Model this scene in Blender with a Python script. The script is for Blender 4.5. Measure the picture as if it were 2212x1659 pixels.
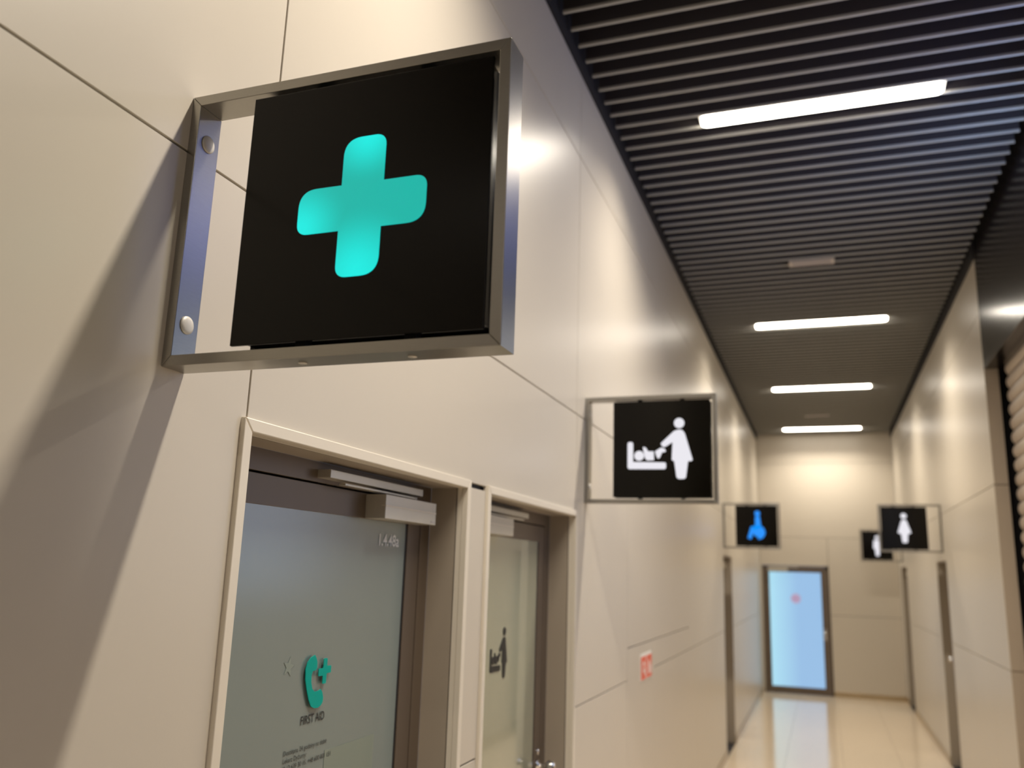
import bpy, bmesh, math, random
from mathutils import Matrix, Vector
random.seed(3)
for o in list(bpy.data.objects): bpy.data.objects.remove(o)
S = bpy.context.scene
C = S.collection
W, YF, ZC, H = 2.32, 16.4, 4.55, 1.95          # corridor width, far wall, ceiling height, eye height

# ------------------------------------------------------------------ camera
M = [[0.9410898152718623, 0.3366734233445709, 0.031638040473763576],
     [-0.04303256890511277, 0.2120339235743567, -0.9763144028780332],
     [-0.33540745013341444, 0.9174380748950368, 0.21403088825655495]]
cd = bpy.data.cameras.new('camera'); cam = bpy.data.objects.new('camera', cd); C.objects.link(cam)
cam.matrix_world = Matrix(((M[0][0], -M[1][0], -M[2][0], 1.08), (M[0][1], -M[1][1], -M[2][1], 0.0),
                           (M[0][2], -M[1][2], -M[2][2], H), (0, 0, 0, 1)))
cd.sensor_width = 36; cd.lens = 1834.01 / 2212 * 36; cd.clip_start = 0.02
cd.dof.use_dof = True; cd.dof.focus_distance = 1.75; cd.dof.aperture_fstop = 2.5
S.camera = cam

# ------------------------------------------------------------------ world, exposure, big lights
w = bpy.data.worlds.new('world'); S.world = w; w.use_nodes = True
w.node_tree.nodes['Background'].inputs[0].default_value = (0.75, 0.78, 0.9, 1)
w.node_tree.nodes['Background'].inputs[1].default_value = 0.20
S.view_settings.view_transform = 'Standard'; S.view_settings.look = 'None'
S.view_settings.gamma = 1; S.view_settings.use_curve_mapping = False
S.view_settings.exposure = 0.0

def area(name, loc, target, size, energy, col, shape='DISK', size_y=None, spread=math.pi):
    l = bpy.data.lights.new(name, 'AREA'); l.shape = shape; l.size = size
    if size_y: l.size_y = size_y
    l.energy = energy; l.color = col; l.spread = spread
    o = bpy.data.objects.new(name, l); C.objects.link(o); o.location = loc
    o.rotation_euler = (Vector(target) - Vector(loc)).to_track_quat('-Z', 'Y').to_euler()
    return o
# cold blue light of the display window in the shop front opposite
area('shop_display_light', (2.27, 4.45, 2.55), (0.0, 4.45, 2.55), 2.3, 13, (0.50, 0.68, 1.0), 'RECTANGLE', 1.6)
area('shop_display_light', (2.27, 3.85, 3.9), (0.0, 3.85, 3.9), 1.3, 5.5, (0.22, 0.32, 1.0), 'RECTANGLE', 0.7)
area('shop_uplight', (2.22, 4.75, 3.85), (2.02, 4.85, 4.55), 0.30, 8, (0.36, 0.55, 1.0))
# added fill light behind the camera, no known lamp, brightens the near end
area('concourse_fill', (3.2, -2.5, 4.4), (0.6, 4.0, 1.6), 2.4, 10, (1.0, 0.86, 0.76), 'RECTANGLE', 2.4)

# ------------------------------------------------------------------ materials
def mat(name, col, rough=0.5, metal=0.0, spec=0.5, noise=0.0, nscale=30, bump=0.0, bscale=200, stretch=None, emis=None, es=0.0, coat=0.0, aniso=0.0):
    m = bpy.data.materials.new(name); m.use_nodes = True; nt = m.node_tree; b = nt.nodes['Principled BSDF']
    b.inputs['Base Color'].default_value = (*col, 1); b.inputs['Roughness'].default_value = rough
    b.inputs['Metallic'].default_value = metal; b.inputs['Specular IOR Level'].default_value = spec
    b.inputs['Coat Weight'].default_value = coat; b.inputs['Coat Roughness'].default_value = 0.05
    b.inputs['Anisotropic'].default_value = aniso
    if emis: b.inputs['Emission Color'].default_value = (*emis, 1); b.inputs['Emission Strength'].default_value = es
    tc = nt.nodes.new('ShaderNodeTexCoord'); mp = nt.nodes.new('ShaderNodeMapping')
    nt.links.new(tc.outputs['Object'], mp.inputs['Vector'])
    if stretch: mp.inputs['Scale'].default_value = stretch
    n = nt.nodes.new('ShaderNodeTexNoise'); n.inputs['Scale'].default_value = nscale; n.inputs['Detail'].default_value = 3
    nt.links.new(mp.outputs['Vector'], n.inputs['Vector'])
    if noise:
        r = nt.nodes.new('ShaderNodeMixRGB'); r.blend_type = 'MIX'
        r.inputs[1].default_value = (*[c * (1 - noise) for c in col], 1)
        r.inputs[2].default_value = (*[min(1, c * (1 + noise)) for c in col], 1)
        nt.links.new(n.outputs['Fac'], r.inputs[0]); nt.links.new(r.outputs[0], b.inputs['Base Color'])
    if bump:
        n2 = nt.nodes.new('ShaderNodeTexNoise'); n2.inputs['Scale'].default_value = bscale
        nt.links.new(mp.outputs['Vector'], n2.inputs['Vector'])
        bp = nt.nodes.new('ShaderNodeBump'); bp.inputs['Strength'].default_value = bump; bp.inputs['Distance'].default_value = 0.001
        nt.links.new(n2.outputs['Fac'], bp.inputs['Height']); nt.links.new(bp.outputs['Normal'], b.inputs['Normal'])
    return m
MP = mat('lacquered_panel', (0.60, 0.548, 0.468), 0.35, 0.0, 0.55, 0.015, 3, 0.05, 3)
MT = mat('cream_trim', (0.74, 0.68, 0.58), 0.35, 0, 0.5, 0.01, 5)
MJ = mat('dark_joint', (0.012, 0.010, 0.014), 0.7)
ML = mat('door_lining', (0.36, 0.31, 0.25), 0.45, 0, 0.4, 0.02, 6)
MF = mat('bronze_frame', (0.15, 0.115, 0.085), 0.4, 0.3, 0.5, 0.03, 20, stretch=(1, 1, 0.1))
MG = mat('black_gasket', (0.008, 0.008, 0.008), 0.6)
MS = mat('brushed_steel', (0.38, 0.365, 0.33), 0.30, 1.0, 0.5, 0.06, 40, 0.06, 60, (1, 1, 12), aniso=0.3)
MK = mat('black_acrylic', (0.003, 0.0022, 0.001), 0.16, 0, 0.22, 0.02, 5)
MC = mat('satin_cap', (0.60, 0.57, 0.52), 0.45, 0.25, 0.5, 0.08, 60)
MA = mat('closer_aluminium', (0.58, 0.55, 0.48), 0.35, 0.5, 0.5, 0.03, 20)
MCH = mat('chrome', (0.8, 0.78, 0.75), 0.08, 1.0)
MFL = mat('floor_stone', (0.78, 0.66, 0.51), 0.10, 0, 0.6, 0.06, 26, 0, 200)
MB = mat('baseboard_metal', (0.50, 0.40, 0.26), 0.3, 0.7, 0.5, 0.03, 10)
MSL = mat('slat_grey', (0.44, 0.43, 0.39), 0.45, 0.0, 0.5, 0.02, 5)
MSD = mat('slat_dark', (0.055, 0.047, 0.05), 0.6)  # dark tone stands for shade on upper slat blades; rails share it
MPL = mat('plenum', (0.010, 0.009, 0.012), 0.9)
MBK = mat('fascia_black', (0.012, 0.010, 0.009), 0.20, 0, 0.7, 0.02, 5)
MSH = mat('shutter_slat', (0.62, 0.54, 0.46), 0.45, 0.2, 0.5, 0.03, 10)
MV = mat('vent_grey', (0.48, 0.44, 0.42), 0.5)
MR = mat('red_pipe', (0.45, 0.05, 0.02), 0.4)
MRS = mat('sign_red', (0.80, 0.16, 0.10), 0.5, 0, 0.4, 0.03, 40)
MW = mat('print_white', (0.85, 0.84, 0.8), 0.5)
MTX = mat('print_black', (0.012, 0.012, 0.012), 0.5)
MTT = mat('print_teal', (0.0, 0.33, 0.28), 0.5, 0, 0.15)
MTW = mat('print_pale', (0.88, 0.89, 0.86), 0.5)
MST = mat('film_pale', (0.23, 0.275, 0.25), 0.2)
ME = mat('lamp_diffuser', (0.9, 0.88, 0.82), 0.5, emis=(1.0, 0.91, 0.78), es=16)
MPK = mat('print_pink_glow', (0.12, 0.06, 0.08), 0.5, emis=(0.62, 0.50, 0.74), es=0.62)  # sticker emits: backlight of the pane put into its colour

def glassy(name, top, bot, z0, z1, rough):
    m = mat(name, top, rough, 0, 0.8, coat=0.6); nt = m.node_tree; b = nt.nodes['Principled BSDF']
    g = nt.nodes.new('ShaderNodeNewGeometry'); sp = nt.nodes.new('ShaderNodeSeparateXYZ'); nt.links.new(g.outputs['Position'], sp.inputs[0])
    return m
MGL = mat('frosted_pane', (0.175, 0.225, 0.22), 0.22, 0, 1.0, 0.04, 4, 0.04, 6, (1, 1, 0.25), coat=0.7)
MGL.node_tree.nodes['Principled BSDF'].inputs['Coat Roughness'].default_value = 0.22
MGL2 = mat('frosted_pane_pale', (0.33, 0.34, 0.25), 0.10, 0, 0.9, 0.04, 4, 0.04, 6, (1, 1, 0.25), coat=0.8)
# backlit pane of the far door: daylight behind frosted glass, brightest at its left edge
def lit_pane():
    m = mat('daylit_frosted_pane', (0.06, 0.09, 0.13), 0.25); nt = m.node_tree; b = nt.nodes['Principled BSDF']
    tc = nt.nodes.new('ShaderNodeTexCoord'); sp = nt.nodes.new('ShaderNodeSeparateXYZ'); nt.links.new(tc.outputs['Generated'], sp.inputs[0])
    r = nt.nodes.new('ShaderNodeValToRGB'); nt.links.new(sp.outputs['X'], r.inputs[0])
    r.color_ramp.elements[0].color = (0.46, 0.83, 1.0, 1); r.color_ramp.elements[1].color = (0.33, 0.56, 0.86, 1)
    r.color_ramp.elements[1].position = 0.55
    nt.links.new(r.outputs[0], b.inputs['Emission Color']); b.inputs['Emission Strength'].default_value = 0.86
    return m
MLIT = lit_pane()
def sign_emit(name, dark, bright, strength, hot=()):
    """backlit film: brighter where the leds behind it sit (hot = local x,z of leds)"""
    m = mat(name, dark, 0.25); nt = m.node_tree; b = nt.nodes['Principled BSDF']
    tc = nt.nodes.new('ShaderNodeTexCoord'); prev = None
    for (x, z, rad) in hot:
        d = nt.nodes.new('ShaderNodeVectorMath'); d.operation = 'DISTANCE'; nt.links.new(tc.outputs['Object'], d.inputs[0])
        d.inputs[1].default_value = (x, 0, z)
        mr = nt.nodes.new('ShaderNodeMapRange'); mr.interpolation_type = 'SMOOTHSTEP'
        mr.inputs['From Min'].default_value = 0; mr.inputs['From Max'].default_value = rad
        mr.inputs['To Min'].default_value = 1; mr.inputs['To Max'].default_value = 0
        nt.links.new(d.outputs['Value'], mr.inputs['Value'])
        if prev is None: prev = mr.outputs[0]
        else:
            a = nt.nodes.new('ShaderNodeMath'); a.operation = 'MAXIMUM'; nt.links.new(prev, a.inputs[0]); nt.links.new(mr.outputs[0], a.inputs[1]); prev = a.outputs[0]
    mx = nt.nodes.new('ShaderNodeMixRGB'); mx.inputs[1].default_value = (*dark, 1); mx.inputs[2].default_value = (*bright, 1)
    mx.inputs[0].default_value = 0.5
    if prev is not None: nt.links.new(prev, mx.inputs[0])
    nt.links.new(mx.outputs[0], b.inputs['Emission Color']); b.inputs['Emission Strength'].default_value = strength
    b.inputs['Base Color'].default_value = (0.02, 0.02, 0.02, 1)
    return m
MCROSS = sign_emit('teal_backlit', (0.0, 0.455, 0.385), (0.0, 0.83, 0.76), 1.0, ((0.262, 0.225, 0.10), (0.385, 0.385, 0.09), (0.38, 0.14, 0.12)))
MWHITE = sign_emit('white_backlit', (0.80, 0.78, 0.82), (0.85, 0.84, 0.92), 0.98)
MBLUE = sign_emit('blue_backlit', (0.0, 0.27, 1.0), (0.0, 0.29, 1.0), 1.0)

# ------------------------------------------------------------------ helpers
def tag(o, label=None, cat=None, group=None, kind=None):
    if label: o['label'] = label
    if cat: o['category'] = cat
    if group: o['group'] = group
    if kind: o['kind'] = kind
    return o
def link(name, me, mats, parent=None):
    o = bpy.data.objects.new(name, me); C.objects.link(o)
    for m in (mats if isinstance(mats, (list, tuple)) else [mats]):
        if len(me.materials) < (len(mats) if isinstance(mats, (list, tuple)) else 1): me.materials.append(m)
    if parent: o.parent = parent
    return o
def empty(name, loc):
    o = bpy.data.objects.new(name, None); C.objects.link(o); o.location = loc; o.empty_display_size = 0.1
    bpy.context.view_layer.update(); return o
def fin(bm, name, m, parent=None, bev=0.0, seg=2, smooth=False):
    bmesh.ops.recalc_face_normals(bm, faces=bm.faces)
    if bev: bmesh.ops.bevel(bm, geom=bm.edges[:], offset=bev, segments=seg, affect='EDGES', profile=0.5, clamp_overlap=True)
    me = bpy.data.meshes.new(name); bm.to_mesh(me); bm.free()
    if smooth:
        for p in me.polygons: p.use_smooth = True
    return link(name, me, m, parent)
def bx(bm, a, b):
    vs = [bm.verts.new((x, y, z)) for x in (a[0], b[0]) for y in (a[1], b[1]) for z in (a[2], b[2])]
    for f in ((0, 1, 3, 2), (4, 6, 7, 5), (0, 4, 5, 1), (2, 3, 7, 6), (0, 2, 6, 4), (1, 5, 7, 3)):
        bm.faces.new([vs[i] for i in f])
def box(name, a, b, m, parent=None, bev=0.0, seg=2):
    bm = bmesh.new(); bx(bm, a, b); return fin(bm, name, m, parent, bev, seg)
def prism(bm, poly, fn, d0, d1):
    """poly (a, z) extruded from depth d0 to d1 through mapping fn(a, d, z)"""
    A = [bm.verts.new(fn(a, d0, z)) for a, z in poly]; B = [bm.verts.new(fn(a, d1, z)) for a, z in poly]
    bm.faces.new(A); bm.faces.new(B[::-1]); n = len(poly)
    for i in range(n): bm.faces.new((A[i], B[i], B[(i + 1) % n], A[(i + 1) % n]))
def pris(name, poly, fn, d0, d1, m, parent=None, bev=0, seg=2):
    bm = bmesh.new(); prism(bm, poly, fn, d0, d1); return fin(bm, name, m, parent, bev, seg)
def rect(a0, a1, z0, z1): return [(a0, z0), (a1, z0), (a1, z1), (a0, z1)]
def circle(cx, cz, r, n=28): return [(cx + r * math.cos(2 * math.pi * i / n), cz + r * math.sin(2 * math.pi * i / n)) for i in range(n)]
def rounded(poly, r, seg=6):
    """round the convex/concave corners of a polygon; r may be a dict index -> radius"""
    out = []; n = len(poly)
    for i in range(n):
        p0, p, p1 = Vector(poly[i - 1]), Vector(poly[i]), Vector(poly[(i + 1) % n])
        rr = r.get(i, 0) if isinstance(r, dict) else r
        if rr <= 0: out.append(tuple(p)); continue
        u, v = (p0 - p), (p1 - p); rr = min(rr, u.length * 0.49, v.length * 0.49); u.normalize(); v.normalize()
        a, b = p + u * rr, p + v * rr
        for k in range(seg + 1):
            t = k / seg; out.append(tuple((1 - t) ** 2 * a + 2 * t * (1 - t) * p + t * t * b))
    return out
def lathe(name, prof, m, parent, axis, centre, n=28):
    """prof (r, h) revolved about axis 'x'/'y'/'z' through centre"""
    bm = bmesh.new(); rings = []
    for r, h in prof:
        ring = []
        for i in range(n):
            t = 2 * math.pi * i / n; c, s = r * math.cos(t), r * math.sin(t)
            p = {'x': (h, c, s), 'y': (c, h, s), 'z': (c, s, h)}[axis]
            ring.append(bm.verts.new(Vector(p) + Vector(centre)))
        rings.append(ring)
    for A, B in zip(rings, rings[1:]):
        for i in range(n): bm.faces.new((A[i], A[(i + 1) % n], B[(i + 1) % n], B[i]))
    bm.faces.new(rings[0]); bm.faces.new(rings[-1])
    return fin(bm, name, m, parent, smooth=True)
def text(name, s, fn, a0, a1, z0, zh, m, parent, depth=0.0, bold=0.0):
    """flat lettering: baseline z0, capital height zh, spanning a0..a1; fn(a, d, z)"""
    cu = bpy.data.curves.new(name, 'FONT'); cu.body = s; cu.size = 1; cu.resolution_u = 3; cu.offset = bold
    ob = bpy.data.objects.new(name, cu); C.objects.link(ob); bpy.context.view_layer.update()
    me = bpy.data.meshes.new_from_object(ob.evaluated_get(bpy.context.evaluated_depsgraph_get()))
    bpy.data.objects.remove(ob); bpy.data.curves.remove(cu)
    xs = [v.co.x for v in me.vertices]; x0, x1 = min(xs), max(xs)
    for v in me.vertices:
        v.co = Vector(fn(a0 + (v.co.x - x0) / (x1 - x0) * (a1 - a0), depth, z0 + v.co.y / 0.72 * zh))
    me.materials.clear(); return link(name, me, m, parent)

LM = lambda a, d, z: (-d, a, z)          # left wall  (d = depth into the wall)
RM = lambda a, d, z: (W + d, a, z)       # right wall
FM = lambda a, d, z: (a, YF + d, z)      # far wall

# ------------------------------------------------------------------ floor
fl = box('floor', (-0.3, -6, -0.1), (7.6, YF + 0.3, -0.004), MJ); tag(fl, 'glossy beige stone floor of the corridor', 'floor', kind='structure')
g = 0.0012
tile_me = None
xs = [0.0, 0.6, 1.2, 1.8, 2.32]
for j in range(int((YF - 2.0) / 1.2)):
    y0 = YF - (j + 1) * 1.2
    for i in range(4):
        box('tile', (xs[i] + g, y0 + g, -0.02), (xs[i + 1] - g, y0 + 1.2 - g, 0.0), MFL, fl)
box('paving', (-0.2, -6, -0.02), (7.5, YF - int((YF - 2.0) / 1.2) * 1.2 - g, 0.0), MFL, fl)
box('paving', (W + g, YF - int((YF - 2.0) / 1.2) * 1.2, -0.02), (7.5, 7.2, 0.0), MFL, fl)

# ------------------------------------------------------------------ wall panels
J = 0.0028
def panels(parent, fn, rects, d1=0.018, m=MP):
    for (a0, a1, z0, z1) in rects:
        pris('panel', rect(a0 + J, a1 - J, z0 + J, z1 - J), fn, 0.0, d1, m, parent, 0.0008, 1)
Z1, Z2, Z3, ZD, ZT = 1.353, 2.692, 4.03, 2.215, 5.05
# left wall
wl = empty('wall_left', (0, 0, 0)); tag(wl, 'left corridor wall clad in pale beige lacquered panels', 'wall', kind='structure')
bm = bmesh.new()
DOORS_L = [(1.415, 2.543), (2.756, 3.857), (10.26, 11.2)]
yy = -3.5
for a, b in DOORS_L:
    bx(bm, (-0.12, yy, 0), (-0.018, a - 0.03, ZT)); bx(bm, (-0.12, a - 0.03, 2.24), (-0.018, b + 0.03, ZT)); yy = b + 0.03
bx(bm, (-0.12, yy, 0), (-0.018, YF, ZT))
fin(bm, 'backing', MJ, wl)
cols = [-3.5, -1.06, 1.404, 3.87, 6.33, 8.79, 11.25, 13.7, YF]
R = []
for a, b in zip(cols, cols[1:]): R += [(a, b, Z2, Z3), (a, b, Z3, ZT)]
R += [(-3.5, -1.06, 0, Z1), (-3.5, -1.06, Z1, Z2), (-1.06, 1.404, 2.226, Z2), (-1.06, 1.392, 0, 2.226),
      (1.404, 3.882, 2.226, Z2), (2.572, 2.731, 0, Z1), (2.572, 2.731, Z1, 2.2145),
      (3.882, 5.03, 0, Z1), (3.882, 5.03, Z1, Z2), (5.03, 5.88, 0, 1.53), (5.03, 7.48, 1.53, Z2),
      (5.88, 7.9, 0, Z1), (5.88, 7.48, Z1, 1.53), (7.9, 10.24, 0, Z1), (7.48, 10.24, Z1, Z2),
      (10.24, 11.22, 2.2, Z2), (11.22, 13.7, 0, Z1), (11.22, 13.7, Z1, Z2), (13.7, YF, 0, Z1), (13.7, YF, Z1, Z2)]
R.remove((-1.06, 1.404, 2.226, Z2)); R.remove((-1.06, 1.392, 0, 2.226))
panels(wl, LM, R)
# big panel left of the first door (one sheet, notched round the door casing)
pris('panel', [(-1.06 + J, 0), (1.392, 0), (1.392, 2.226), (1.404 - J, 2.226), (1.404 - J, Z2 - J), (-1.06 + J, Z2 - J)], LM, 0.0, 0.018, MP, wl)
# right wall
wr = empty('wall_right', (W, 7.25, 0)); tag(wr, 'right corridor wall clad in pale beige lacquered panels', 'wall', kind='structure')
off = Matrix.Translation((-W, -7.25, 0))
def rp(o): o.data.transform(off); return o
bm = bmesh.new(); yy = 7.27
DOORS_R = [(10.30, 11.1), (15.0, 15.95)]
for a, b in DOORS_R:
    bx(bm, (W + 0.018, yy, 0), (W + 0.10, a - 0.03, ZT)); bx(bm, (W + 0.018, a - 0.03, 2.22), (W + 0.10, b + 0.03, ZT)); yy = b + 0.03
bx(bm, (W + 0.018, yy, 0), (W + 0.10, YF, ZT))
rp(fin(bm, 'backing', MJ, wr))
RR = []
cr = [7.25, 9.8, 12.3, 14.8, YF]
for a, b in zip(cr, cr[1:]): RR += [(a, b, Z2, Z3), (a, b, Z3, ZT)]
RR += [(7.25, 8.05, 0, Z1), (8.05, 10.28, 0, Z1), (7.25, 10.28, Z1, Z2), (10.28, 11.12, 2.2, Z2), (11.12, 12.95, 0, Z1), (12.95, 14.98, 0, Z1),
       (11.12, 14.98, Z1, Z2), (14.98, 15.97, 2.2, Z2), (15.97, YF, 0, Z1), (15.97, YF, Z1, Z2)]
n0 = set(C.objects)
panels(wr, RM, RR)
EM = lambda a, d, z: (a, 7.25 + d, z)
panels(wr, EM, [(W, W + 0.10, 0, Z1), (W, W + 0.10, Z1, Z2), (W, W + 0.10, Z2, ZT)], 0.018, mat('end_panel', (0.40, 0.34, 0.27), 0.4, 0, 0.5, 0.02, 5))
for o in set(C.objects) - n0: rp(o)
# black shadow-gap profiles between walls and ceiling slats
t_ = box('trim_3', (0.0002, -3.5, 4.49), (0.012, YF - 0.001, 5.04), MPL); tag(t_, 'black shadow gap profile along the top of the left wall', 'trim', kind='structure')
t_ = box('trim_4', (W - 0.012, 7.25, 4.49), (W - 0.0002, YF - 0.001, 5.04), MPL); tag(t_, 'black shadow gap profile along the top of the right wall', 'trim', kind='structure')
# far wall
wf = empty('wall_back', (0, YF, 0)); tag(wf, 'end wall of the corridor with a daylit glass door at its left', 'wall', kind='structure')
n0 = set(C.objects)
box('backing', (1.14, YF + 0.018, 0), (W, YF + 0.1, ZT), MJ, wf); box('backing', (-0.1, YF + 0.018, 2.2), (1.14, YF + 0.1, ZT), MJ, wf)
panels(wf, FM, [(0.0, W, Z2, 4.03), (0.0, W, 4.03, ZT), (0.0, 1.17, 2.19, Z2), (1.17, W, Z1, Z2), (1.17, W, 0, Z1)])
for o in set(C.objects) - n0: o.data.transform(Matrix.Translation((0, -YF, 0)))
# baseboards
def base(name, fn, spans, label):
    bm = bmesh.new()
    for a, b in spans: prism(bm, rect(a, b, 0, 0.085), fn, -0.012, -0.0002)
    tag(fin(bm, name, MB, None, 0.001, 1), label, 'baseboard', kind='structure')
base('baseboard_left', LM, [(-3.5, 1.38), (2.58, 2.72), (3.895, 10.235), (11.225, YF - 0.013)], 'brass-toned metal baseboard along the left wall')
base('baseboard_right', RM, [(7.25, 10.275), (11.125, 14.975), (15.975, YF - 0.013)], 'brass-toned metal baseboard along the right wall')
base('baseboard_back', FM, [(1.175, W - 0.013)], 'brass-toned metal baseboard of the end wall right of the door')

# ------------------------------------------------------------------ doors in the side walls
def door(name, fn, o0, o1, ztop, hinge_right, label, base_loc, casing=True, pane=None, parts=True):
    """o0,o1 outer casing; hinge_right: closer body at the far end of the door"""
    D = 0.12; t = 0.027; pane = pane or MGL
    i0, i1, zi = o0 + t, o1 - t, ztop - t
    r = empty(name, base_loc); tag(r, label, 'door', kind='structure')
    made = []
    def P(nm, poly, d0, d1, m, parent=None, bev=0, seg=2):
        o = pris(nm, poly, fn, d0, d1, m, parent or r, bev, seg); made.append(o); return o
    if casing:
        e = 0.0006
        P('casing_head', [(o0 + e, ztop), (o1 - e, ztop), (i1 - e, zi), (i0 + e, zi)], -0.011, 0.010, MT, bev=0.0022, seg=2)
        P('casing_jamb', [(o0, ztop - e * 2), (i0, zi - e * 2), (i0, 0), (o0, 0)], -0.011, 0.010, MT, bev=0.0022, seg=2)
        P('casing_jamb', [(o1, ztop - e * 2), (i1, zi - e * 2), (i1, 0), (o1, 0)], -0.011, 0.010, MT, bev=0.0022, seg=2)
        P('casing_return', rect(i0 - 0.006, i0, 0, zi), 0.010, 0.026, MT); P('casing_return', rect(i1, i1 + 0.006, 0, zi), 0.010, 0.026, MT)
        P('casing_return', rect(i0 - 0.006, i1 + 0.006, zi, zi + 0.006), 0.010, 0.026, MT)
        g0 = 0.030
    else:
        g0 = 0.0
    P('lining_jamb', rect(i0 - 0.012, i0, 0, zi), g0, D, ML); P('lining_jamb', rect(i1, i1 + 0.012, 0, zi), g0, D, ML)
    P('lining_head', rect(i0 - 0.012, i1 + 0.012, zi, zi + 0.012), g0, D, ML)
    P('shadow_gap', rect(i0 - 0.016, i0 - 0.013, 0, zi), 0.0, D, MG); P('shadow_gap', rect(i1 + 0.013, i1 + 0.016, 0, zi), 0.0, D, MG)
    # fixed frame
    fw, gap, sw = 0.066, 0.005, 0.082
    P('frame_jamb', rect(i0, i0 + fw, 0, zi), D, D + 0.05, MF, bev=0.001); P('frame_jamb', rect(i1 - fw, i1, 0, zi), D, D + 0.05, MF, bev=0.001)
    P('frame_head', rect(i0 + fw, i1 - fw, zi - 0.052, zi), D, D + 0.05, MF, bev=0.001)
    P('rebate', rect(i0 + fw - 0.002, i1 - fw + 0.002, 0.005, zi - 0.05), D + 0.04, D + 0.05, MG)
    l0, l1, lz = i0 + fw + gap, i1 - fw - gap, zi - 0.052 - gap
    # leaf
    lf = P('leaf', rect(l0, l0 + sw, 0.01, lz) , D + 0.001, D + 0.045, MF, bev=0.001)
    P('stile', rect(l1 - sw, l1, 0.01, lz), D + 0.001, D + 0.045, MF, lf, 0.001)
    P('top_rail', rect(l0 + sw, l1 - sw, lz - 0.070, lz), D + 0.001, D + 0.045, MF, lf, 0.001)
    P('bottom_rail', rect(l0 + sw, l1 - sw, 0.01, 0.11), D + 0.001, D + 0.045, MF, lf, 0.001)
    P('gasket', rect(l0 + sw, l0 + sw + 0.014, 0.11, lz - 0.07), D + 0.004, D + 0.04, MG, lf)
    P('gasket', rect(l1 - sw - 0.014, l1 - sw, 0.11, lz - 0.07), D + 0.004, D + 0.04, MG, lf)
    P('pane', rect(l0 + sw + 0.014, l1 - sw - 0.014, 0.11, lz - 0.070), D + 0.003, D + 0.02, pane, lf)
    # closer: fixed slide rail on the head, body on the leaf, arm between
    s = 1 if hinge_right else -1; e = o1 if hinge_right else o0
    q = lambda u0, u1: tuple(sorted((e - s * u0, e - s * u1)))
    a0, a1 = q(0.120, 0.453); b0, b1 = q(0.168, 0.708); c0, c1 = q(0.215, 0.640)
    dz = ztop - 2.232
    body = P('closer', rect(a0, a1, 2.079 + dz, 2.146 + dz), D - 0.063, D + 0.001, MA, bev=0.0012)
    P('closer_seam', rect(a0 - 0.0004, a1 + 0.0004, 2.1135 + dz, 2.1165 + dz), D - 0.0645, D - 0.05, MT, body)
    P('closer_badge', rect(*(q(0.128, 0.155)), 2.085 + dz, 2.090 + dz), D - 0.0642, D - 0.06, MV, body)
    P('slide_rail', rect(b0, b1, 2.164 + dz, 2.185 + dz), D - 0.038, D + 0.001, MA, bev=0.001)
    arm = [(c0, 2.157 + dz), (c1, 2.157 + dz), (c1, 2.151 + dz), (c0, 2.151 + dz)]
    P('closer_arm', arm, D - 0.042, D - 0.024, MA, body, 0.001)
    hx = e - s * 0.222
    P('arm_pivot', rect(min(hx, hx - s * 0.006), max(hx, hx - s * 0.006), 2.146 + dz, 2.157 + dz), D - 0.042, D - 0.024, MA, body)
    if casing:     # round end cap disc on the closer body
        bmm = bmesh.new(); ang = [i * math.pi / 16 for i in range(32)]
        cpos = a0 - 0.0006
        ring = [bmm.verts.new(fn(cpos, D - 0.018 + 0.016 * math.cos(t), 2.113 + dz + 0.016 * math.sin(t))) for t in ang]
        ring2 = [bmm.verts.new(fn(cpos + 0.002, D - 0.018 + 0.016 * math.cos(t), 2.113 + dz + 0.016 * math.sin(t))) for t in ang]
        bmm.faces.new(ring)
        for i in range(32): bmm.faces.new((ring[i], ring2[i], ring2[(i + 1) % 32], ring[(i + 1) % 32]))
        made.append(fin(bmm, 'end_cap', MA, body))
    # ball handle
    hz = 1.13; ha = (l0 + sw * 0.45) if hinge_right else (l1 - sw * 0.45)
    p = fn(ha, D, hz); sg = -1 if fn(0, 1, 0)[0] > fn(0, 0, 0)[0] else 1
    prof = [(0.024, 0.0), (0.024, 0.006), (0.009, 0.008), (0.009, 0.036), (0.017, 0.042), (0.0255, 0.052), (0.028, 0.062), (0.0255, 0.073), (0.015, 0.082), (0.002, 0.085)]
    made.append(lathe('handle', [(rr, sg * h) for rr, h in prof], MCH, lf, 'x', p))
    made.append(lathe('lock_rose', [(rr, sg * h) for rr, h in [(0.014, 0), (0.014, 0.006), (0.006, 0.008)]], MCH, lf, 'x', (p[0], p[1], hz + 0.055)))
    inv = Matrix.Translation([-c for c in base_loc])
    for o in made: o.data.transform(inv)
    return r, lf
d1, leaf1 = door('door_1', LM, 1.387, 2.573, 2.232, True, 'nearest glazed door of the left wall, lettered FIRST AID, with a cream casing', (0, 1.98, 0))
d2, leaf2 = door('door_2', LM, 2.729, 3.886, 2.232, False, 'second glazed door of the left wall with a black baby changing pictogram', (0, 3.307, 0), pane=MGL2)
d3, leaf3 = door('door_3', LM, 10.24, 11.22, 2.215, True, 'farthest door recess of the left wall under the blue pictogram sign', (0, 10.7, 0), casing=False)
d4, leaf4 = door('door_4', RM, 10.28, 11.12, 2.215, False, 'nearer door recess of the right wall with a small bright round knob', (W, 10.7, 0), casing=False)
d6, leaf6 = door('door_6', RM, 14.98, 15.97, 2.215, True, 'farther narrow door recess of the right wall next to the end wall', (W, 15.5, 0), casing=False)

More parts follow.
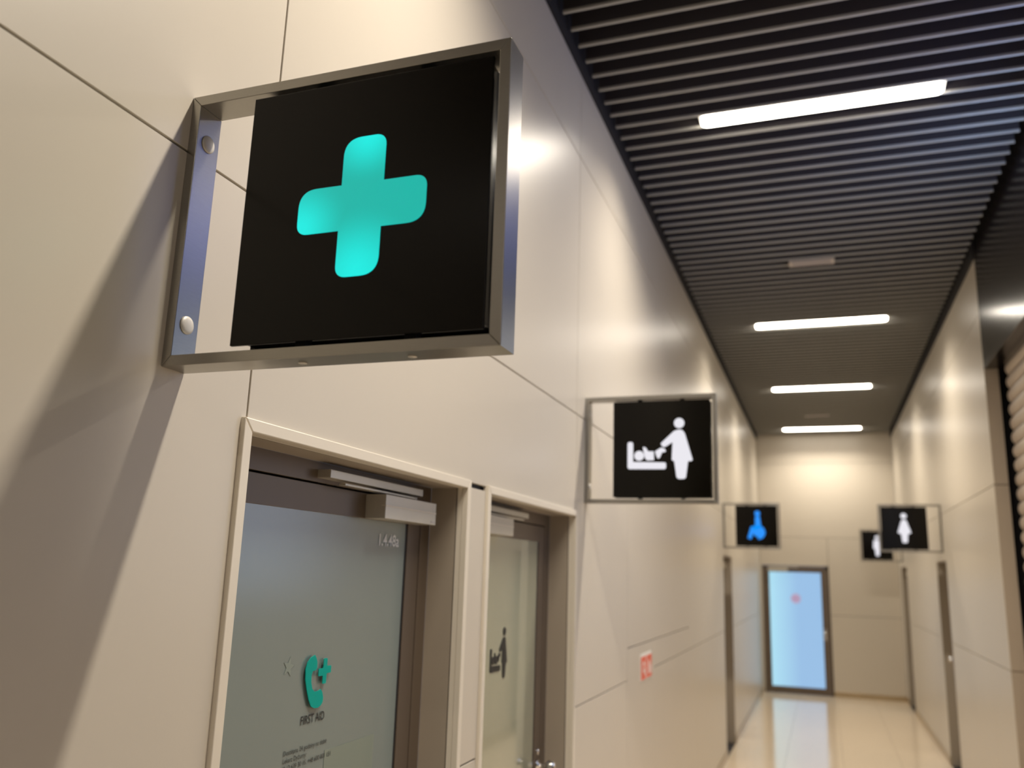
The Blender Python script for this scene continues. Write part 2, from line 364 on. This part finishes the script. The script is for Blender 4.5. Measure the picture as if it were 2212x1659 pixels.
# lettering on the first door
L1off = Matrix.Translation((0, -1.98, 0)); L2off = Matrix.Translation((0, -3.307, 0))
def on(o, M_): o.data.transform(M_); return o
DP = 0.1215
on(text('room_number', '1.4.48a', LM, 2.214, 2.337, 2.008, 0.034, MTW, leaf1, DP, 0.014), L1off)
on(text('lettering', 'FIRST AID', LM, 1.880, 1.986, 1.568, 0.021, MTX, leaf1, DP, 0.006), L1off)
on(text('lettering', 'Dost\u0119pna 24 godziny na dob\u0119', LM, 1.818, 2.006, 1.509, 0.0115, MTX, leaf1, DP), L1off)
on(text('lettering', 'Lekarz Dy\u017curny:', LM, 1.818, 1.917, 1.492, 0.0115, MTX, leaf1, DP), L1off)
on(text('lettering', '+48 12 639 30 15, +48 600 001 151', LM, 1.806, 2.028, 1.4745, 0.0115, MTX, leaf1, DP), L1off)
phone = [(1.912, 1.729), (1.919, 1.722), (1.925, 1.711), (1.926, 1.698), (1.921, 1.692), (1.907, 1.691), (1.903, 1.682), (1.904, 1.665), (1.911, 1.649), (1.922, 1.641),
         (1.937, 1.641), (1.950, 1.644), (1.958, 1.637), (1.964, 1.623), (1.963, 1.612), (1.955, 1.605), (1.943, 1.601), (1.926, 1.602), (1.911, 1.608), (1.899, 1.624),
         (1.886, 1.651), (1.877, 1.675), (1.875, 1.697), (1.882, 1.714), (1.895, 1.724)]
plus = [(1.955, 1.717), (1.972, 1.717), (1.972, 1.698), (1.992, 1.698), (1.992, 1.680), (1.972, 1.680), (1.972, 1.656), (1.955, 1.656), (1.955, 1.676), (1.934, 1.676), (1.934, 1.694), (1.955, 1.694)]
on(pris('phone_pictogram', phone, LM, DP - 0.006, DP - 0.004, MTT, leaf1), L1off)
on(pris('plus_pictogram', rounded(plus, 0.003, 3), LM, DP - 0.006, DP - 0.004, MTT, leaf1), L1off)
star = [(1.811 + (0.024 if k % 2 == 0 else 0.010) * math.sin(k * math.pi / 5 + 0.2), 1.709 + (0.024 if k % 2 == 0 else 0.010) * math.cos(k * math.pi / 5 + 0.2)) for k in range(10)]
on(pris('star_sticker', star, LM, DP + 0.0004, DP + 0.001, MST, leaf1), L1off)
on(pris('paper_sheet', rect(2.0, 2.255, 1.20, 1.492), LM, DP + 0.0006, DP + 0.0012, mat('pale_sheet', (0.205, 0.25, 0.215), 0.15, 0, 0.8), leaf1), L1off)

# baby changing pictogram (local u right, v up)
PIC_CHANGE = [
    rounded([(0.214, 0.294), (0.241, 0.294), (0.241, 0.197), (0.399, 0.193), (0.399, 0.161), (0.214, 0.163)], {0: .012, 1: .012, 3: .008, 4: .012, 5: .012}),
    circle(0.2705, 0.2265, 0.0235),
    rounded([(0.288, 0.269), (0.302, 0.267), (0.314, 0.247), (0.341, 0.247), (0.342, 0.204), (0.307, 0.204), (0.298, 0.217)], 0.004, 3),
    rounded([(0.347, 0.247), (0.375, 0.264), (0.391, 0.261), (0.400, 0.249), (0.394, 0.242), (0.381, 0.242), (0.369, 0.214), (0.359, 0.212), (0.352, 0.229)], 0.004, 3),
    circle(0.463, 0.381, 0.0245),
    rounded([(0.439, 0.344), (0.462, 0.350), (0.478, 0.347), (0.489, 0.332), (0.525, 0.203), (0.517, 0.197), (0.503, 0.199), (0.492, 0.120), (0.483, 0.114), (0.457, 0.114), (0.448, 0.122), (0.438, 0.199), (0.426, 0.204), (0.431, 0.290), (0.395, 0.267), (0.383, 0.268), (0.374, 0.284)], 0.005, 3)]
PIC_WOMAN = [circle(0.375, 0.392, 0.030), rounded([(0.352, 0.350), (0.398, 0.350), (0.445, 0.205), (0.410, 0.198), (0.400, 0.100), (0.350, 0.100), (0.340, 0.198), (0.305, 0.205)], 0.012, 4)]
PIC_MAN = [circle(0.375, 0.392, 0.030), rounded([(0.325, 0.350), (0.425, 0.350), (0.438, 0.215), (0.412, 0.205), (0.402, 0.09), (0.348, 0.09), (0.338, 0.205), (0.312, 0.215)], 0.012, 4)]
wheel = []
for k in range(25):
    t = math.radians(150 - k * 240 / 24); wheel.append((0.392 + 0.080 * math.cos(t), 0.185 + 0.080 * math.sin(t)))
for k in range(25):
    t = math.radians(-90 + k * 240 / 24); wheel.append((0.392 + 0.050 * math.cos(t), 0.185 + 0.050 * math.sin(t)))
PIC_CHAIR = [circle(0.390, 0.400, 0.030), rounded([(0.365, 0.368), (0.415, 0.368), (0.430, 0.235), (0.350, 0.215), (0.315, 0.105), (0.275, 0.115), (0.315, 0.250), (0.362, 0.258)], 0.010, 4), wheel,
             circle(0.392, 0.185, 0.052)]
s2 = 0.55
for k, poly in enumerate(PIC_CHANGE):
    on(pris('pictogram', [(3.130 + (u - 0.19) * 0.60, 1.46 + v * 0.66) for u, v in poly], LM, DP - 0.001, DP + 0.001, MTX, leaf2), L2off)

# ------------------------------------------------------------------ far door (door_5)
d5 = empty('door_5', (0.58, YF, 0)); tag(d5, 'bronze framed door in the end wall with a glowing blue frosted pane', 'door', kind='structure')
def F(nm, poly, a, b, m, parent=None, bev=0):
    o = pris(nm, poly, FM, a, b, m, parent or d5, bev); o.data.transform(Matrix.Translation((-0.58, -YF, 0))); return o
F('frame_jamb', rect(0.035, 0.085, 0, 2.18), 0.0, 0.08, MF); F('frame_jamb', rect(1.105, 1.155, 0, 2.18), 0.0, 0.08, MF); F('frame_head', rect(0.035, 1.155, 2.135, 2.18), 0.0, 0.08, MF)
F('reveal', rect(0.0, 0.035, 0, 2.19), 0.0, 0.08, MP)
lf5 = F('leaf', rect(0.087, 0.155, 0.012, 2.13), 0.01, 0.06, MF)
F('stile', rect(1.035, 1.103, 0.012, 2.13), 0.01, 0.06, MF, lf5); F('top_rail', rect(0.155, 1.035, 2.075, 2.13), 0.01, 0.06, MF, lf5); F('bottom_rail', rect(0.155, 1.035, 0.012, 0.115), 0.01, 0.06, MF, lf5)
F('pane', rect(0.155, 1.035, 0.115, 2.075), 0.02, 0.035, MLIT, lf5)
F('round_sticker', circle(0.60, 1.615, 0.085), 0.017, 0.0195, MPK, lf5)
F('sticker_bar', rect(0.55, 0.65, 1.600, 1.630), 0.015, 0.0168, mat('print_mauve_glow', (0.1, 0.05, 0.07), 0.5, emis=(0.60, 0.38, 0.58), es=0.6), lf5)  # bar emits as well, standing for light coming through the pane
cb = F('closer', rect(0.14, 0.48, 2.085, 2.15), -0.05, 0.01, MA); F('slide_rail', rect(0.16, 0.66, 2.152, 2.17), -0.03, 0.0, MA)
h = lathe('handle', [(r_, -h_) for r_, h_ in [(0.022, 0.0), (0.022, 0.006), (0.009, 0.008), (0.009, 0.036), (0.024, 0.05), (0.026, 0.06), (0.020, 0.072), (0.002, 0.078)]], MCH, lf5, 'y', (1.07, YF + 0.01, 1.05)); h.data.transform(Matrix.Translation((-0.58, -YF, 0)))
F('lock_plate', rect(1.045, 1.095, 0.92, 1.12), 0.006, 0.01, MCH, lf5)

# ------------------------------------------------------------------ ceiling with slats
cl = box('ceiling', (-0.02, -3.5, 4.92), (W + 0.02, YF, 4.96), MPL); tag(cl, 'dark ceiling void behind a row of grey cross slats', 'ceiling', kind='structure')
def slat_mesh(name, x0, x1):
    bm = bmesh.new(); L = []
    for x in (x0, x1):
        L.append([bm.verts.new((x, y, z)) for y, z in ((-0.0055, 0.0), (0.0055, 0.0), (0.0068, 0.0015), (0.0068, 0.015), (0.0045, 0.017), (0.0045, 0.11), (-0.0045, 0.11), (-0.0045, 0.017), (-0.0068, 0.015), (-0.0068, 0.0015))])
    A, B = L; n = len(A)
    for i in range(n):
        f = bm.faces.new((A[i], A[(i + 1) % n], B[(i + 1) % n], B[i]))
        if i in (4, 5, 6): f.material_index = 1  # upper blade faces darker: shade between the slats put into the colour
    bm.faces.new(A); bm.faces.new(B[::-1]); bmesh.ops.recalc_face_normals(bm, faces=bm.faces)
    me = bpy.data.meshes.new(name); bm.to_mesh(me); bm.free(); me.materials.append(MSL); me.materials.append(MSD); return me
LAMPS = [1.79, 4.615, 9.0, 12.25, 15.72, -3.0]
VENTS = [7.14, 14.33]
full = slat_mesh('slat', 0.028, 2.272)
y = 4.615 - 0.07 - 0.14 * 57
cutL, cutR = slat_mesh('slat_left', 0.028, 0.50), slat_mesh('slat_right', 1.82, 2.272)
while y < YF - 0.02:
    for me in ([cutL, cutR] if any(abs(y - l) < 0.06 for l in LAMPS) else [full]):
        o = bpy.data.objects.new('slat', me); C.objects.link(o); o.location = (0, y, ZC); o.parent = cl
    y += 0.14
for x in (0.10, 2.20):
    box('carrier_rail', (x - 0.015, -3.5, ZC + 0.111), (x + 0.015, YF - 0.02, ZC + 0.15), MSD, cl)
# lamps
LL = {1.79: 'linear ceiling lamp just above the photograph, over the first sign', 4.615: 'brightest warm linear lamp, nearest, in the slatted ceiling', 9.0: 'second linear lamp from the camera in the slatted ceiling',
      12.25: 'third linear lamp from the camera in the slatted ceiling', 15.72: 'farthest linear lamp in the slatted ceiling, close to the end wall', -3.0: 'linear ceiling lamp behind the camera, out of the photograph'}
for ly in LAMPS:
    t = empty('ceiling_light', (1.16, ly, ZC)); tag(t, LL[ly], 'ceiling light', 'linear lamps between the ceiling slats')
    bm = bmesh.new(); bx(bm, (-0.65, -0.055, 0.012), (0.65, 0.055, 0.07)); fin(bm, 'housing', MSL, t, 0.002)
    pris('diffuser', rounded([(-0.64, -0.052), (0.64, -0.052), (0.64, 0.052), (-0.64, 0.052)], 0.045, 6), lambda a, d, z: (a, z, d), -0.012, 0.0118, ME, t)
    lo = area('lamp_light', (0, 0, -0.016), (0, 0, -1), 1.27, {1.79: 68, 4.615: 56, 9.0: 48, 12.25: 42, 15.72: 32, -3.0: 20}[ly], (1.0, 0.90, 0.76), 'RECTANGLE', 0.10, math.radians(138))
    lo.rotation_euler = (0, 0, 0); lo.parent = t
for vy in VENTS:
    t = empty('ceiling_vent', (1.1, vy, ZC)); tag(t, 'small pale grey vent plate, ' + ('nearer of the two, between the first two lamps' if vy < 10 else 'farther of the two, just before the last lamp'), 'vent', 'vent plates on the ceiling slats')
    bm = bmesh.new(); bx(bm, (-0.18, -0.065, -0.016), (0.18, 0.065, -0.001)); fin(bm, 'plate', MV, t, 0.003)
    for k in range(4):
        bm = bmesh.new(); bx(bm, (-0.15, -0.048 + k * 0.028, -0.021), (0.15, -0.036 + k * 0.028, -0.0161)); fin(bm, 'louvre', MV, t)
# red sprinkler pipe seen through the gap beside the slats
sp = empty('sprinkler_pipe', (0.055, 4.3, ZC + 0.19)); tag(sp, 'thin red sprinkler pipe behind the slat ends beside the left wall', 'pipe')
lathe('pipe', [(0.014, -0.5), (0.014, 0.5)], MR, sp, 'y', (0, 0, 0), 14)
lathe('hanger', [(0.018, -0.01), (0.018, 0.01)], MSD, sp, 'y', (0, 0.15, 0), 14)

# ------------------------------------------------------------------ shop front on the right
tr = box('trim_1', (W, 3.0, 3.585), (W + 0.14, 7.245, ZT), MBK, None, 0.002); tag(tr, 'glossy black fascia above the roller shutter on the right', 'trim', kind='structure')
tr = box('trim_2', (W + 0.14, 3.0, 3.70), (3.2, 7.6, 3.76), MPL); tag(tr, 'dark soffit above the roller shutter', 'trim', kind='structure')
ws = box('wall_shop', (2.62, 3.0, 0), (2.7, 7.6, 3.70), MJ); tag(ws, 'dark shop wall behind the roller shutter', 'wall', kind='structure')
ws = box('wall_shop_return', (W + 0.10, 7.45, 0), (2.62, 7.6, 3.70), MJ); tag(ws, 'dark return between corridor wall and shop', 'wall', kind='structure')
rs = empty('roller_shutter', (2.47, 6.4, 0)); tag(rs, 'pale metal roller shutter with curved horizontal slats at right edge', 'shutter')
bm = bmesh.new(); n = 7; pr = []
for k in range(n + 1):
    t = k / n; pr.append((-0.020 * math.sin(math.pi * t) ** 0.7 if 0 < t < 1 else 0.0, t * 0.100))
back = [(x + 0.004, z) for x, z in pr][::-1]
poly = pr + back
A = [bm.verts.new((x, -2.2, z)) for x, z in poly]; B = [bm.verts.new((x, 0.78, z)) for x, z in poly]
m_ = len(poly)
for i in range(m_): bm.faces.new((A[i], A[(i + 1) % m_], B[(i + 1) % m_], B[i]))
bm.faces.new(A); bm.faces.new(B[::-1]); bmesh.ops.recalc_face_normals(bm, faces=bm.faces)
sme = bpy.data.meshes.new('slat'); bm.to_mesh(sme); bm.free(); sme.materials.append(MSH)
for k in range(34):
    o = bpy.data.objects.new('slat', sme); C.objects.link(o); o.parent = rs; o.location = (0, 0, 0.02 + k * 0.106)
box('guide_rail', (0.012, 0.70, 0), (0.05, 0.80, 3.69), MSD, rs); box('guide_rail', (0.012, -2.22, 0), (0.05, -2.12, 3.69), MSD, rs)

# ------------------------------------------------------------------ open concourse (behind and right of the camera)
c = mat('concourse_plaster', (0.45, 0.42, 0.40), 0.8)
o = box('wall_front', (-0.2, -6.1, 0), (7.6, -6, 6), c); tag(o, 'plain concourse wall behind the camera', 'wall', kind='structure')
o = box('wall_opposite', (7.5, -6, 0), (7.6, 7.6, 6), c); tag(o, 'plain concourse wall far to the right', 'wall', kind='structure')

# ------------------------------------------------------------------ projecting signs
def sign(y, side, pics, pm, label):
    x0 = 0.0 if side > 0 else W
    t = empty('projecting_sign', (x0, y, 2.28)); tag(t, label, 'sign', 'backlit signs projecting from the walls')
    fx = (lambda a, d, z: (a, d, z)) if side > 0 else (lambda a, d, z: (-a, d, z))
    w_, h_, b_, D = 0.638, 0.522, 0.0195, 0.060
    g_ = 0.0002
    bm = bmesh.new()
    prism(bm, [(g_, h_), (w_, h_), (w_ - b_, h_ - b_), (b_ + g_, h_ - b_)], fx, 0, D)
    prism(bm, [(g_, 0), (b_ + g_, b_), (w_ - b_, b_), (w_, 0)], fx, 0, D)
    prism(bm, [(0, g_), (0, h_ - g_), (b_, h_ - b_ - g_), (b_, b_ + g_)], fx, 0, D)
    prism(bm, [(w_, g_), (w_ - b_, b_ + g_), (w_ - b_, h_ - b_ - g_), (w_, h_ - g_)], fx, 0, D)
    fr = fin(bm, 'frame', MS, t, 0.0011, 2)
    pl, ph, pb, pt = 0.143, 0.609, 0.028, 0.493
    bx_ = pris('light_box', rect(pl + 0.008, ph - 0.004, pb + 0.010, pt - 0.010), fx, 0.008, D - 0.008, MK, t)
    front = pris('face_panel', rect(pl, ph, pb, pt), fx, -0.001, 0.006, MK, t, 0.0012)
    pris('face_panel', rect(pl, ph, pb, pt), fx, D - 0.006, D + 0.001, MK, t, 0.0012)
    for xx in (0.27, 0.475):
        pris('standoff', rect(xx - 0.010, xx + 0.010, b_, pb + 0.012), fx, 0.020, 0.040, MG, t)
        pris('standoff', rect(xx - 0.010, xx + 0.010, pt - 0.012, h_ - b_), fx, 0.020, 0.040, MG, t)
        lathe('screw', [(0.0075, -0.0016), (0.0075, 0.0)], MC, t, 'z', fx(xx, 0.032, 0), 20)
    for zz in (0.082, 0.437):
        hs = 1 if side > 0 else -1
        prof = [(0.0165, 0.0), (0.0165, 0.0018), (0.0145, 0.0034), (0.010, 0.0046), (0.002, 0.0052)]
        lathe('bolt_cap', [(r_, hs * q_) for r_, q_ in prof], MC, t, 'x', fx(b_, 0.030, zz), 32)
    for poly in pics:
        if side < 0: poly = [(0.752 - u, v) for u, v in poly]     # keep the figure upright and centred on the panel
        pris('pictogram', poly, fx, -0.0022, -0.0008, pm, t)
    return t
cross = [(0.340, 0.385 - 0.002), (0.420, 0.385 - 0.002), (0.420, 0.2975), (0.500, 0.2975), (0.500, 0.2155), (0.420, 0.2155), (0.420, 0.1325), (0.340, 0.1325), (0.340, 0.2155), (0.258, 0.2155), (0.258, 0.2975), (0.340, 0.2975)]
cross = rounded(cross, {0: .034, 1: .021, 3: .021, 4: .034, 6: .034, 7: .021, 9: .021, 10: .034}, 10)
sign(1.154, 1, [cross], MCROSS, 'large near sign, black panel with glowing teal cross in a steel frame')
sign(4.03, 1, PIC_CHANGE, MWHITE, 'second sign on the left wall, black panel with white baby changing pictogram')
sign(10.3, 1, PIC_CHAIR, MBLUE, 'small far sign on the left wall, black panel with glowing blue wheelchair figure')
sign(10.4, -1, PIC_WOMAN, MWHITE, 'far sign on the right wall, black panel with white figure in a skirt')
sign(15.55, -1, PIC_MAN, MWHITE, 'farthest sign, partly hidden, black panel with white standing figure')

# ------------------------------------------------------------------ red fire equipment sign on the left wall
fs = empty('fire_equipment_sign', (0, 5.58, 1.38)); tag(fs, 'small red and white fire equipment sign on the left wall hatch', 'sign')
fq = lambda a, d, z: (-d, a, z)
pris('plate', rect(-0.18, 0.18, -0.072, 0.088), fq, -0.004, 0.0, MW, fs, 0.0008)
pris('red_field', rect(-0.172, -0.012, -0.066, 0.070), fq, -0.0055, -0.0042, MRS, fs); pris('red_field', rect(0.012, 0.172, -0.066, 0.070), fq, -0.0055, -0.0042, MRS, fs)
# hose reel symbol and flames
pris('symbol', circle(-0.092, 0.006, 0.034), fq, -0.0068, -0.0057, MW, fs); pris('symbol', circle(-0.092, 0.006, 0.020), fq, -0.0078, -0.007, MRS, fs)
pris('symbol', [(-0.058, 0.0), (-0.044, 0.0), (-0.044, -0.05), (-0.058, -0.05)], fq, -0.0068, -0.0057, MW, fs)
pris('symbol', rounded([(0.062, -0.046), (0.098, -0.046), (0.098, 0.024), (0.088, 0.036), (0.072, 0.036), (0.062, 0.024)], 0.006, 3), fq, -0.0068, -0.0057, MW, fs)
pris('symbol', [(0.122, -0.044), (0.146, -0.044), (0.152, -0.015), (0.142, 0.020), (0.132, -0.005), (0.120, 0.008)], fq, -0.0068, -0.0057, MW, fs)
